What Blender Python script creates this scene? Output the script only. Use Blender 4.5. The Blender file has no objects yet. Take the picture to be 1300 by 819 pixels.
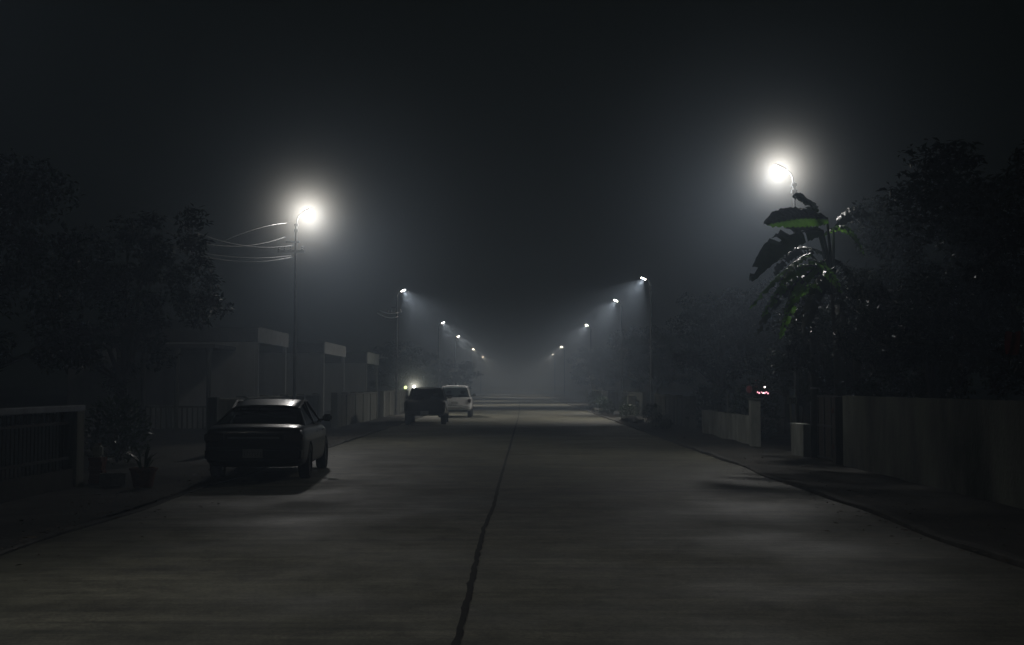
import bpy, bmesh, math, random
from mathutils import Vector, Matrix, noise
R = math.radians
sc = bpy.context.scene
col = sc.collection
sc.view_settings.view_transform = 'Standard'
sc.view_settings.look = 'None'
sc.view_settings.exposure = 0
sc.view_settings.gamma = 1

# ------------------------------------------------------------------ camera
FP, VX, HY, EYE = 1500.0, 656.0, 490.0, 1.65
cam = bpy.data.cameras.new('camera')
cam_o = bpy.data.objects.new('camera', cam)
col.objects.link(cam_o)
sc.camera = cam_o
cam.sensor_width = 36
cam.lens = FP / 1300 * 36
cam.clip_end = 2000
cam_o.location = (0, 0, EYE)
cam_o.rotation_euler = (R(90 + 3.07), 0, R(0.23))


def at(px, py, Y):
    return Vector(((px - VX) * Y / FP, Y, EYE + (HY - py) * Y / FP))


# ------------------------------------------------------------------ world
w = bpy.data.worlds.new('World')
sc.world = w
w.use_nodes = True
wn = w.node_tree
bg = wn.nodes['Background']
tc = wn.nodes.new('ShaderNodeTexCoord')
sx = wn.nodes.new('ShaderNodeSeparateXYZ')
rp = wn.nodes.new('ShaderNodeValToRGB')
rp.color_ramp.elements[0].color = (0.0012, 0.0020, 0.0019, 1)
rp.color_ramp.elements[1].color = (0.0008, 0.0014, 0.0013, 1)
wn.links.new(tc.outputs['Generated'], sx.inputs[0])
wn.links.new(sx.outputs['Z'], rp.inputs[0])
wn.links.new(rp.outputs[0], bg.inputs[0])
bg.inputs[1].default_value = 1.0


# ------------------------------------------------------------------ materials
def new_mat(name):
    m = bpy.data.materials.new(name)
    m.use_nodes = True
    nt = m.node_tree
    return m, nt, nt.nodes['Principled BSDF']


def mat(name, c1, c2=None, rough=.7, scale=4.0, detail=6, stretch=(1, 1, 1), metal=0, bump=0.0, bscale=30, spec=.5, contrast=(.35, .65), coat=0):
    m, nt, b = new_mat(name)
    b.inputs['Roughness'].default_value = rough
    b.inputs['Metallic'].default_value = metal
    b.inputs['Specular IOR Level'].default_value = spec
    b.inputs['Coat Weight'].default_value = coat
    b.inputs['Coat Roughness'].default_value = .14
    tc = nt.nodes.new('ShaderNodeTexCoord')
    mp = nt.nodes.new('ShaderNodeMapping')
    mp.inputs['Scale'].default_value = stretch
    nt.links.new(tc.outputs['Object'], mp.inputs[0])
    if c2 is not None:
        n = nt.nodes.new('ShaderNodeTexNoise')
        n.inputs['Scale'].default_value = scale
        n.inputs['Detail'].default_value = detail
        n.inputs['Roughness'].default_value = .65
        r = nt.nodes.new('ShaderNodeValToRGB')
        r.color_ramp.elements[0].position = contrast[0]
        r.color_ramp.elements[1].position = contrast[1]
        r.color_ramp.elements[0].color = (*c1, 1)
        r.color_ramp.elements[1].color = (*c2, 1)
        nt.links.new(mp.outputs[0], n.inputs['Vector'])
        nt.links.new(n.outputs[0], r.inputs[0])
        nt.links.new(r.outputs[0], b.inputs['Base Color'])
    else:
        b.inputs['Base Color'].default_value = (*c1, 1)
    if bump:
        n2 = nt.nodes.new('ShaderNodeTexNoise')
        n2.inputs['Scale'].default_value = bscale
        n2.inputs['Detail'].default_value = 5
        nt.links.new(mp.outputs[0], n2.inputs['Vector'])
        bp = nt.nodes.new('ShaderNodeBump')
        bp.inputs['Strength'].default_value = bump
        bp.inputs['Distance'].default_value = .03
        nt.links.new(n2.outputs[0], bp.inputs['Height'])
        nt.links.new(bp.outputs[0], b.inputs['Normal'])
    return m


M = {}


def road_material():
    m, nt, b = new_mat('road_concrete')
    N, L = nt.nodes.new, nt.links.new
    tc = N('ShaderNodeTexCoord')

    def nz(scale, stretch, detail=6, rough=.6):
        mp = N('ShaderNodeMapping')
        mp.inputs['Scale'].default_value = stretch
        n = N('ShaderNodeTexNoise')
        n.inputs['Scale'].default_value = scale
        n.inputs['Detail'].default_value = detail
        n.inputs['Roughness'].default_value = rough
        L(tc.outputs['Object'], mp.inputs[0])
        L(mp.outputs[0], n.inputs['Vector'])
        return n.outputs[0]

    def ramp(v, a, ca, bb, cb):
        r = N('ShaderNodeValToRGB')
        r.color_ramp.elements[0].position = a
        r.color_ramp.elements[1].position = bb
        r.color_ramp.elements[0].color = (*ca, 1)
        r.color_ramp.elements[1].color = (*cb, 1)
        L(v, r.inputs[0])
        return r.outputs[0]

    def mul(a, bb, f=1):
        x = N('ShaderNodeMix')
        x.data_type = 'RGBA'
        x.blend_type = 'MULTIPLY'
        x.inputs[0].default_value = f
        L(a, x.inputs[6])
        L(bb, x.inputs[7])
        return x.outputs[2]
    big = nz(.22, (1, .55, 1), 5)
    c = ramp(big, .3, (.095, .096, .070), .7, (.27, .26, .20))
    trans = nz(1.0, (.22, 2.2, 1), 5)
    c = mul(c, ramp(trans, .3, (.55, .56, .55), .68, (1.12, 1.12, 1.1)))
    spot = nz(2.3, (1, 1, 1), 9, .75)
    c = mul(c, ramp(spot, .34, (.45, .45, .45), .56, (1, 1, 1)))
    fine = nz(38, (1, 1, 1), 6, .8)
    c = mul(c, ramp(fine, .36, (.45, .45, .45), .6, (1.2, 1.2, 1.2)))
    streak = nz(1.0, (.5, 9, 1), 8, .7)
    c = mul(c, ramp(streak, .42, (.78, .78, .76), .62, (1.18, 1.17, 1.12)))
    oil = nz(.7, (1, .5, 1), 6, .6)
    c = mul(c, ramp(oil, .60, (1, 1, 1), .72, (.45, .45, .46)))
    L(c, b.inputs['Base Color'])
    rr = ramp(nz(.5, (1, 1, 1), 5), .3, (.42, .42, .42), .7, (.72, .72, .72))
    L(rr, b.inputs['Roughness'])
    bp = N('ShaderNodeBump')
    bp.inputs['Strength'].default_value = .6
    bp.inputs['Distance'].default_value = .02
    L(nz(9, (1, 1, 1), 12, .85), bp.inputs['Height'])
    L(bp.outputs[0], b.inputs['Normal'])
    return m


def leaf_material(name, c1, c2, rough=.4, trans=.35, scale=3, spec=.5):
    m, nt, b = new_mat(name)
    N, L = nt.nodes.new, nt.links.new
    tc = N('ShaderNodeTexCoord')
    n = N('ShaderNodeTexNoise')
    n.inputs['Scale'].default_value = scale
    L(tc.outputs['Object'], n.inputs['Vector'])
    r = N('ShaderNodeValToRGB')
    r.color_ramp.elements[0].position = .35
    r.color_ramp.elements[1].position = .65
    r.color_ramp.elements[0].color = (*c1, 1)
    r.color_ramp.elements[1].color = (*c2, 1)
    L(n.outputs[0], r.inputs[0])
    L(r.outputs[0], b.inputs['Base Color'])
    b.inputs['Roughness'].default_value = rough
    b.inputs['Specular IOR Level'].default_value = spec
    t = N('ShaderNodeBsdfTranslucent')
    mx = N('ShaderNodeMixRGB')
    mx.blend_type = 'MULTIPLY'
    mx.inputs[0].default_value = 1
    mx.inputs[2].default_value = (1.0, 1.4, .7, 1)
    L(r.outputs[0], mx.inputs[1])
    L(mx.outputs[0], t.inputs[0])
    ms = N('ShaderNodeMixShader')
    ms.inputs[0].default_value = trans
    L(b.outputs[0], ms.inputs[1])
    L(t.outputs[0], ms.inputs[2])
    L(ms.outputs[0], nt.nodes['Material Output'].inputs[0])
    return m


def glass_material(name, tint=(.35, .4, .42)):
    m, nt, b = new_mat(name)
    N, L = nt.nodes.new, nt.links.new
    t = N('ShaderNodeBsdfTransparent')
    t.inputs[0].default_value = (*tint, 1)
    g = N('ShaderNodeBsdfGlossy')
    g.inputs['Roughness'].default_value = .05
    f = N('ShaderNodeFresnel')
    f.inputs[0].default_value = 1.5
    ms = N('ShaderNodeMixShader')
    L(f.outputs[0], ms.inputs[0])
    L(t.outputs[0], ms.inputs[1])
    L(g.outputs[0], ms.inputs[2])
    L(ms.outputs[0], nt.nodes['Material Output'].inputs[0])
    return m


def emit_material(name, color, strength):
    m, nt, b = new_mat(name)
    b.inputs['Base Color'].default_value = (.3 * color[0], .3 * color[1], .3 * color[2], 1)
    b.inputs['Emission Color'].default_value = (*color, 1)
    b.inputs['Emission Strength'].default_value = strength
    return m


M['road'] = road_material()
M['ground'] = mat('bare_ground', (.018, .018, .014), (.055, .05, .038), .95, 1.2, 9, bump=.8, bscale=8)
M['verge'] = mat('verge_concrete', (.016, .017, .014), (.062, .058, .048), .9, .9, 9, bump=.6, bscale=20)
M['kerb'] = mat('kerb_concrete', (.03, .03, .026), (.08, .078, .07), .85, 3, 8, bump=.5)
M['crack'] = mat('tar_joint', (.006, .007, .007), (.014, .014, .013), .9, 12)
M['plaster'] = mat('stained_plaster', (.06, .064, .053), (.17, .175, .15), .85, 1.6, 8, (1, 1, .25), bump=.4)
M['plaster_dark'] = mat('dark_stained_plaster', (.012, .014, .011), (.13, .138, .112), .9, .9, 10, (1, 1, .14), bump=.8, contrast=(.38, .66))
M['wall_stained'] = mat('stained_wall_render', (.035, .04, .032), (.26, .275, .225), .9, .55, 10, (1, 1, .35), bump=.7, contrast=(.36, .62))
M['white_wall'] = mat('white_wall_render', (.30, .32, .28), (.60, .62, .56), .85, 2.2, 8, (1, 1, .4), bump=.3)
M['plaster_brown'] = mat('brown_render', (.05, .04, .033), (.12, .10, .085), .9, 1.4, 8, (1, 1, .4), bump=.4)
M['pale'] = mat('whitewash', (.24, .25, .22), (.42, .43, .39), .8, 3, 7, (1, 1, .3), bump=.3)
M['coping'] = mat('coping_paint', (.16, .18, .21), (.30, .33, .38), .6, 4, 6)
M['house'] = mat('house_wall_paint', (.26, .27, .26), (.40, .41, .40), .85, .9, 7, (1, 1, .4), bump=.2)
M['fascia'] = mat('fascia_paint', (.55, .56, .56), (.72, .73, .73), .6, 2, 6)
M['roof'] = mat('roof_tiles', (.03, .03, .032), (.07, .065, .06), .7, 5, 6, bump=.5, bscale=12)
M['darkmetal'] = mat('dark_painted_metal', (.012, .013, .013), (.03, .03, .03), .5, 8)
M['galv'] = mat('galvanised_steel', (.28, .29, .30), (.45, .46, .47), .35, 12, metal=.7)
M['polemetal'] = mat('weathered_steel', (.09, .095, .10), (.16, .165, .17), .5, 12, metal=.3)
M['concrete_pole'] = mat('pole_concrete', (.02, .02, .018), (.05, .05, .045), .8, 6, 6, bump=.3)
M['housing'] = mat('lamp_housing_paint', (.12, .12, .13), (.2, .2, .21), .45, 8)
M['wire'] = mat('aluminium_cable', (.40, .41, .42), (.5, .5, .5), .3, 20, metal=.2)
M['bark'] = mat('bark', (.02, .016, .012), (.06, .05, .04), .95, 9, 8, (1, 1, .3), bump=.9)
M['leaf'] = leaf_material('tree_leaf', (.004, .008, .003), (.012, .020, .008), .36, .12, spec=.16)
M['leaf_b'] = leaf_material('shrub_leaf', (.014, .030, .012), (.045, .07, .028), .35, .25)
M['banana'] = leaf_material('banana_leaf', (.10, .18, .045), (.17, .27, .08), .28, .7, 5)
M['banana_dark'] = leaf_material('banana_leaf_shaded', (.018, .032, .014), (.035, .055, .022), .4, .06, 5)  # darker copy for leaf faces in shade, the shade put into the colour
M['banana_stem'] = mat('banana_stem', (.03, .034, .016), (.06, .055, .03), .8, 6, 6, (1, 1, .2))
M['paint_dark'] = mat('black_car_paint', (.003, .0035, .005), (.005, .0055, .007), .32, 3, coat=.45, spec=.3)
M['paint_grey'] = mat('charcoal_truck_paint', (.006, .007, .009), (.010, .011, .014), .3, 3, coat=1)
M['paint_white'] = mat('white_car_paint', (.70, .72, .73), (.80, .82, .83), .3, 1.5, coat=.6)
M['rubber'] = mat('tyre_rubber', (.012, .012, .012), (.02, .02, .02), .85, 20)
M['rim'] = mat('wheel_rim', (.22, .23, .24), (.32, .33, .34), .4, 9, metal=.8)
M['chrome'] = mat('chrome_trim', (.6, .61, .62), None, .12, metal=1)
M['plastic'] = mat('black_plastic', (.012, .012, .013), (.022, .022, .023), .55, 12)
M['seat'] = mat('seat_cloth', (.02, .02, .022), (.035, .035, .04), .9, 12)
M['glass'] = glass_material('car_glass', (.8, .84, .86))
M['glass_dark'] = glass_material('tinted_car_glass', (.10, .12, .13))
M['tail'] = mat('red_lamp_plastic', (.022, .005, .004), (.04, .007, .006), .12, 20, coat=1)
M['plate'] = mat('number_plate', (.40, .41, .40), (.5, .5, .49), .5, 20)
M['terracotta'] = mat('terracotta', (.10, .035, .018), (.19, .07, .035), .8, 6, 6)
M['brick'] = mat('red_brick', (.09, .03, .018), (.17, .065, .04), .9, 6, 6)
M['cement'] = mat('cement_block', (.14, .145, .14), (.24, .245, .235), .85, 6, 6)
M['can'] = mat('pale_plastic', (.26, .27, .22), (.36, .37, .31), .5, 6)
M['red_cloth'] = mat('red_cloth', (.16, .018, .012), (.26, .03, .02), .8, 8)
M['sign'] = mat('sign_enamel', (.30, .33, .32), (.42, .45, .44), .5, 12)
M['sign_ink'] = mat('sign_ink', (.03, .035, .04), None, .6)
M['window'] = mat('dark_window_glass', (.01, .012, .014), (.02, .022, .025), .08, 3)
M['lens'] = emit_material('lamp_lens', (1, 1, .98), 130)
M['bulb'] = emit_material('gate_bulb', (.93, .98, 1), 9)
M['bulb_y'] = emit_material('gate_bulb_yellow', (.75, 1, .42), 3.2)
M['pink'] = emit_material('pink_led', (1, .42, .55), 2.6)
M['whiteled'] = emit_material('white_led', (1, .86, .88), 5.5)
M['redglow'] = emit_material('red_lantern_paper', (.55, .12, .14), .022)


# ------------------------------------------------------------------ mesh helpers
def finish(name, bm, m, parent=None, smooth=False, bevel=0):
    me = bpy.data.meshes.new(name)
    bmesh.ops.recalc_face_normals(bm, faces=bm.faces)
    bm.to_mesh(me)
    bm.free()
    for mm in (m if isinstance(m, (list, tuple)) else [m]):
        me.materials.append(mm)
    if smooth:
        me.polygons.foreach_set('use_smooth', [True] * len(me.polygons))
        try:
            me.set_sharp_from_angle(angle=R(38))
        except Exception:
            pass
    o = bpy.data.objects.new(name, me)
    col.objects.link(o)
    if parent:
        o.parent = parent
    if bevel:
        b = o.modifiers.new('bevel', 'BEVEL')
        b.width = bevel
        b.segments = 2
        b.limit_method = 'ANGLE'
    return o


def B():
    return bmesh.new()


def box(bm, x0, x1, y0, y1, z0, z1):
    v = [bm.verts.new(p) for p in ((x0, y0, z0), (x1, y0, z0), (x1, y1, z0), (x0, y1, z0), (x0, y0, z1), (x1, y0, z1), (x1, y1, z1), (x0, y1, z1))]
    for f in ((0, 3, 2, 1), (4, 5, 6, 7), (0, 1, 5, 4), (1, 2, 6, 5), (2, 3, 7, 6), (3, 0, 4, 7)):
        bm.faces.new([v[i] for i in f])
    return v


def tube(bm, pts, radii, seg=10, cap=True):
    pts = [Vector(p) for p in pts]
    if not isinstance(radii, (list, tuple)):
        radii = [radii] * len(pts)
    rings = []
    up = None
    for i, p in enumerate(pts):
        d = (pts[min(i + 1, len(pts) - 1)] - pts[max(i - 1, 0)]).normalized()
        if up is None:
            up = d.orthogonal().normalized()
        a = (up - d * up.dot(d)).normalized()
        up = a
        b = d.cross(a)
        rings.append([bm.verts.new(p + (a * math.cos(2 * math.pi * k / seg) + b * math.sin(2 * math.pi * k / seg)) * radii[i]) for k in range(seg)])
    for r0, r1 in zip(rings, rings[1:]):
        for k in range(seg):
            bm.faces.new((r0[k], r0[(k + 1) % seg], r1[(k + 1) % seg], r1[k]))
    if cap:
        bm.faces.new(rings[0][::-1])
        bm.faces.new(rings[-1])


def lathe(bm, prof, seg=20, axis='Z', c=(0, 0, 0)):
    rings = []
    for r, h in prof:
        ring = []
        for k in range(seg):
            a = 2 * math.pi * k / seg
            x, y = r * math.cos(a), r * math.sin(a)
            p = (x, y, h) if axis == 'Z' else (h, x, y)
            ring.append(bm.verts.new(Vector(p) + Vector(c)))
        rings.append(ring)
    for r0, r1 in zip(rings, rings[1:]):
        for k in range(seg):
            bm.faces.new((r0[k], r0[(k + 1) % seg], r1[(k + 1) % seg], r1[k]))
    if prof[0][0] > 1e-4:
        bm.faces.new(rings[0][::-1])
    if prof[-1][0] > 1e-4:
        bm.faces.new(rings[-1])


def thing(name, label, cat, loc=(0, 0, 0), rz=0, group=None):
    o = bpy.data.objects.new(name, None)
    col.objects.link(o)
    o.location = loc
    o.rotation_euler = (0, 0, rz)
    o.empty_display_size = .2
    return tag(o, label, cat, group)


def tag(o, label=None, cat=None, group=None, kind=None):
    if label:
        o['label'] = label
    if cat:
        o['category'] = cat
    if group:
        o['group'] = group
    if kind:
        o['kind'] = kind
    return o


def copy_tree(o, parent=None):
    c = o.copy()
    col.objects.link(c)
    if parent:
        c.parent = parent
    for ch in [q for q in bpy.data.objects if q.parent == o and q != c]:
        copy_tree(ch, c)
    return c


def rough_sheet(name, x0, x1, y0, y1, z, nx, ny, amp, m, kind='structure', fn=None):
    bm = B()
    g = []
    for j in range(ny + 1):
        t = j / ny
        y = y0 + (y1 - y0) * t ** 1.6
        row = []
        for i in range(nx + 1):
            x = x0 + (x1 - x0) * i / nx
            dz = amp * noise.noise(Vector((x * .8, y * .5, 3.1)))
            row.append(bm.verts.new((x, y, z + (dz if 0 < i < nx else 0) + (fn(x, y) if fn else 0))))
        g.append(row)
    for j in range(ny):
        for i in range(nx):
            bm.faces.new((g[j][i], g[j][i + 1], g[j + 1][i + 1], g[j + 1][i]))
    o = finish(name, bm, m, smooth=True)
    o['kind'] = kind
    return o


# ------------------------------------------------------------------ ground
bm = B()
bm.faces.new([bm.verts.new(p) for p in ((-900, -300, -.03), (900, -300, -.03), (900, 1500, -.03), (-900, 1500, -.03))])
tag(finish('ground', bm, M['ground']), kind='structure')
XL, XR = -5.0, 4.55


def edge_l(y):
    return XL + .10 * noise.noise(Vector((0, y * .35, 0)))


def edge_r(y):
    return XR + .12 * noise.noise(Vector((7, y * .35, 0)))


bm = B()
rows = []
for j in range(400):
    y = -25 + 600 * (j / 399) ** 1.7
    rows.append([bm.verts.new((edge_l(y) + (edge_r(y) - edge_l(y)) * i / 10, y, 0 + .012 * math.cos((i - 5) / 5 * 1.5))) for i in range(11)])
for a, b_ in zip(rows, rows[1:]):
    for i in range(10):
        bm.faces.new((a[i], a[i + 1], b_[i + 1], b_[i]))
tag(finish('road', bm, M['road'], smooth=True), kind='structure')


def kerb_run(name, fx, side, y0, y1, seedz):
    """low worn kerb following the road edge, dropping at driveways"""
    bm = B()
    n = int((y1 - y0) / .5)
    prev = None
    for j in range(n + 1):
        y = y0 + (y1 - y0) * j / n
        x = fx(y) - side * .01
        h = (.06 if (side > 0 or y > 34) else .022) + .03 * noise.noise(Vector((seedz, y * .9, 1)))
        if noise.noise(Vector((seedz * 3, y * .11, 5))) > .22:
            h = .03
        wd = .13
        sec = [(x, -.05), (x + side * .015, h * .8), (x + side * .035, h), (x + side * wd, h), (x + side * wd, -.05)]
        cur = [bm.verts.new((a, y, c)) for a, c in sec]
        if prev:
            for k in range(4):
                bm.faces.new((prev[k], prev[k + 1], cur[k + 1], cur[k]))
        prev = cur
    return tag(finish(name, bm, M['kerb']), kind='structure')


kerb_run('kerb', edge_l, -1, -10, 260, 1.3)
kerb_run('kerb', edge_r, 1, -10, 260, 8.3)
rough_sheet('pavement', -7.3, -5.12, -10, 260, .03, 6, 300, .07, M['verge'])
rough_sheet('pavement', 4.66, 6.75, -10, 260, .03, 6, 300, .09, M['verge'])

# centre joint of the concrete slabs
cp = [(594, 760), (598, 740), (601, 728), (606, 705), (611, 685), (614, 672), (619, 660), (626, 645), (629, 632), (632, 620), (636, 606), (639, 596), (642, 585), (645, 575), (649, 561), (652, 550), (655, 540), (658, 530), (659, 522), (659.5, 514)]
pts = []
for px, py in cp:
    Y = FP * EYE / (py - HY)
    pts.append(((px - VX) * Y / FP, Y))
pts = [(-.42, -8), (-.40, 4)] + pts + [(pts[-1][0], 200)]
bm = B()
prev = None
rnd = random.Random(4)
for (xa, ya), (xb, yb) in zip(pts, pts[1:]):
    n = max(2, int((yb - ya) / .12))
    n = min(n, 120)
    for k in range(n):
        t = k / n
        y = ya + (yb - ya) * t
        x = xa + (xb - xa) * t + .014 * noise.noise(Vector((y * 3.1, 0, 0))) + rnd.uniform(-.004, .004)
        wd = .020 + .014 * abs(noise.noise(Vector((y * 4, 9, 0)))) + (.016 * max(0, noise.noise(Vector((y * 9, 3, 0)))) if y < 14 else 0)
        if y > 30:
            wd = .03
        cur = (bm.verts.new((x - wd, y, .0165)), bm.verts.new((x + wd + rnd.uniform(0, .008), y, .0165)))
        if prev:
            bm.faces.new((prev[0], prev[1], cur[1], cur[0]))
        prev = cur
tag(finish('road_joint', bm, M['crack']), kind='structure')
# transverse slab joints
for i, y in enumerate([7.1, 12.6, 18.4, 24.2, 30.1, 36, 42, 48, 54, 60, 66, 72]):
    for (xa, xb) in ((XL + .15, -.33), (-.22, XR - .15)):
        bm = B()
        prev = None
        for k in range(60):
            x = xa + (xb - xa) * k / 59
            zz = .0165 - .012 * (1 - math.cos((x - (-.225)) / 4.775 * 1.5))
            yy = y + .012 * noise.noise(Vector((x * 3, y, 0))) + (.05 if xa > -1 else 0)
            wd = .006 + .004 * noise.noise(Vector((x * 6, y, 2)))
            cur = (bm.verts.new((x, yy - wd, zz)), bm.verts.new((x, yy + wd, zz)))
            if prev:
                bm.faces.new((prev[0], cur[0], cur[1], prev[1]))
            prev = cur
        tag(finish('road_joint', bm, M['crack']), kind='structure')

# ------------------------------------------------------------------ fog
fog_m = bpy.data.materials.new('fog')
fog_m.use_nodes = True
nt = fog_m.node_tree
nt.nodes.clear()
out = nt.nodes.new('ShaderNodeOutputMaterial')
vs = nt.nodes.new('ShaderNodeVolumeScatter')
FOG = vs
vs.inputs['Density'].default_value = .0078
vs.inputs['Anisotropy'].default_value = .55
vs.inputs['Color'].default_value = (.64, .79, 1, 1)
nt.links.new(vs.outputs[0], out.inputs['Volume'])
bm = B()
box(bm, -90, 90, -60, 460, -3, 50)
tag(finish('fog', bm, fog_m), 'thin blue grey night fog filling the whole street', 'fog', kind='stuff')


# ------------------------------------------------------------------ street lamps
def make_lamp(label):
    """arm reaches toward +X, which is the road side"""
    t = thing('street_lamp', label, 'street lamp', group='street lamps lining both sides of the road')
    bm = B()
    tube(bm, [(0, 0, -.25), (0, 0, 3.2), (0, 0, 6.55)], [.055, .045, .036], 12)
    lathe(bm, [(.14, -.14), (.14, -.09), (.075, -.07), (.065, .22), (.056, .24)], 12)
    finish('pole', bm, M['polemetal'], t, True)
    bm = B()
    tube(bm, [(0, 0, 6.3), (.02, 0, 6.55), (.03, 0, 6.68), (.08, 0, 6.79), (.18, 0, 6.86)], .026, 8)
    box(bm, -.06, .06, -.06, .06, 6.28, 6.36)
    box(bm, -.06, .06, -.06, .06, 6.46, 6.53)
    finish('arm', bm, M['polemetal'], t, True)
    h = bpy.data.objects.new('lamp_head', None)
    bm = B()
    n = 10
    rings = []
    for k in range(n + 1):
        s = k / n
        x = -.16 + .58 * s
        wd = .035 + .10 * math.sin(min(1, s * 1.5) * math.pi / 2) - (.05 * max(0, s - .85) / .15)
        th = .03 + .045 * math.sin(s * math.pi)
        rings.append([bm.verts.new((x, a * wd, b2 * th)) for a, b2 in ((-1, -.35), (-1, .3), (-.6, .8), (0, 1), (.6, .8), (1, .3), (1, -.35), (0, -.4))])
    for r0, r1 in zip(rings, rings[1:]):
        for k in range(8):
            bm.faces.new((r0[k], r0[(k + 1) % 8], r1[(k + 1) % 8], r1[k]))
    bm.faces.new(rings[0][::-1])
    bm.faces.new(rings[-1])
    h = finish('lamp_head', bm, M['housing'], t, True)
    h.location = (.25, 0, 6.90)
    h.scale = (.64, .64, .8)
    tilt = R(-24)
    h.rotation_euler = (0, tilt, 0)
    bm = B()
    box(bm, -.02, .36, -.105, .105, -.055, -.030)
    bmesh.ops.bevel(bm, geom=bm.edges[:], offset=.01, segments=2, affect='EDGES')
    le = finish('lens', bm, M['lens'], h, True)
    lt = bpy.data.lights.new('street_lamp_light', 'SPOT')
    lt.energy = LAMP_W
    lt.color = (.97, .98, 1)
    lt.spot_size = R(104)
    lt.spot_blend = 1.0
    lt.shadow_soft_size = .04
    lo = bpy.data.objects.new('street_lamp_light', lt)
    col.objects.link(lo)
    lo.parent = t
    lo.location = (.38, 0, 6.865)
    lo.rotation_euler = Vector((.76, -.15, -1)).to_track_quat('-Z', 'Y').to_euler()
    return t


LAMP_W = 2500
def lamp_txt(s): return 'lit street lamp on thin grey pole ' + s


lamps = [
    (-6.86, 36.5, 1, 'with dazzling glare beyond the parked black sedan'),
    (-6.82, 67.0, 1, 'with small crossarm, second along the sedan side'),
    (-6.72, 101.5, 1, 'third along the sedan side above the vehicles'),
    (-6.75, 129.5, 1, 'fourth along the sedan side in the fog'),
    (-6.75, 174.0, 1, 'fifth along the sedan side, above the street tree'),
    (6.90, 29.2, -1, 'with dazzling glare rising behind the banana plant'),
    (6.76, 59.5, -1, 'second along the banana plant side'),
    (6.66, 75.0, -1, 'third along the banana plant side'),
    (6.62, 105.5, -1, 'fourth along the banana plant side'),
    (6.6, 164.0, -1, 'faint, fifth along the banana plant side'),
    (-6.75, 222.0, 1, 'faintest of the sedan side, deep in fog'),
    (6.6, 205.0, -1, 'faintest of the banana plant side, deep in fog'),
    (-6.9, 8.0, 1, 'beside the metal rail fence, lighting the near road'),
]
near_light = bpy.data.lights.new('street_lamp_light', 'SPOT')
near_light.energy = 440
near_light.color = (.97, .98, 1)
near_light.spot_size = R(114)
near_light.spot_blend = 1.0
near_light.shadow_soft_size = .22
FAR = None
lamp0 = None
lamp_objs = []
for X, Y, s, txt in lamps:
    if lamp0 is None:
        lamp0 = o = make_lamp(lamp_txt(txt))
    else:
        o = copy_tree(lamp0)
        o['label'] = lamp_txt(txt)
    o.location = (X, Y, 0.15)
    o.rotation_euler = (0, 0, 0 if s > 0 else math.pi)
    for ch in [q for q in bpy.data.objects if q.parent == o and q.type == 'LIGHT']:
        aim = (.50, -.70 * s, -1) if Y in (36.5, 29.2) else (.74, -.15 * s, -1)
        ch.rotation_euler = Vector(aim).to_track_quat('-Z', 'Y').to_euler()
        if FAR is None:
            FAR = ch.data
        ch.data = near_light if Y in (36.5, 29.2) else FAR
    lamp_objs.append(o)
for o in lamp_objs[-1:]:
    for ch in [q for q in bpy.data.objects if q.parent == o and q.type == 'LIGHT']:
        ch.data = ch.data.copy()
        ch.data.energy = 440
        ch.data.spot_size = R(84)
        ch.data.shadow_soft_size = .2
        ch.rotation_euler = Vector((.72, .12, -1)).to_track_quat('-Z', 'Y').to_euler()

for o in (lamp_objs[0], lamp_objs[5]):
    pl_ = bpy.data.lights.new('lamp_spill_light', 'POINT')
    pl_.energy = 50
    pl_.color = (.97, .98, 1)
    pl_.shadow_soft_size = .15
    po = bpy.data.objects.new('lamp_spill_light', pl_)
    col.objects.link(po)
    po.parent = o
    po.location = (.38, 0, 6.70)

# wire bracket on the first two poles of the sedan side
for o, name in ((lamp_objs[0], 'crossarm'), (lamp_objs[1], 'crossarm')):
    bm = B()
    box(bm, -.55, .28, -.11, -.05, 5.63, 5.70)
    box(bm, -.30, .12, -.11, -.05, 5.93, 5.98)
    for x in (-.5, -.32, -.14, .22):
        lathe(bm, [(.028, 5.70), (.04, 5.73), (.025, 5.76), (.038, 5.79), (.02, 5.83)], 8, c=(x, -.08, 0))
    finish(name, bm, M['galv'], o, True)


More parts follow.
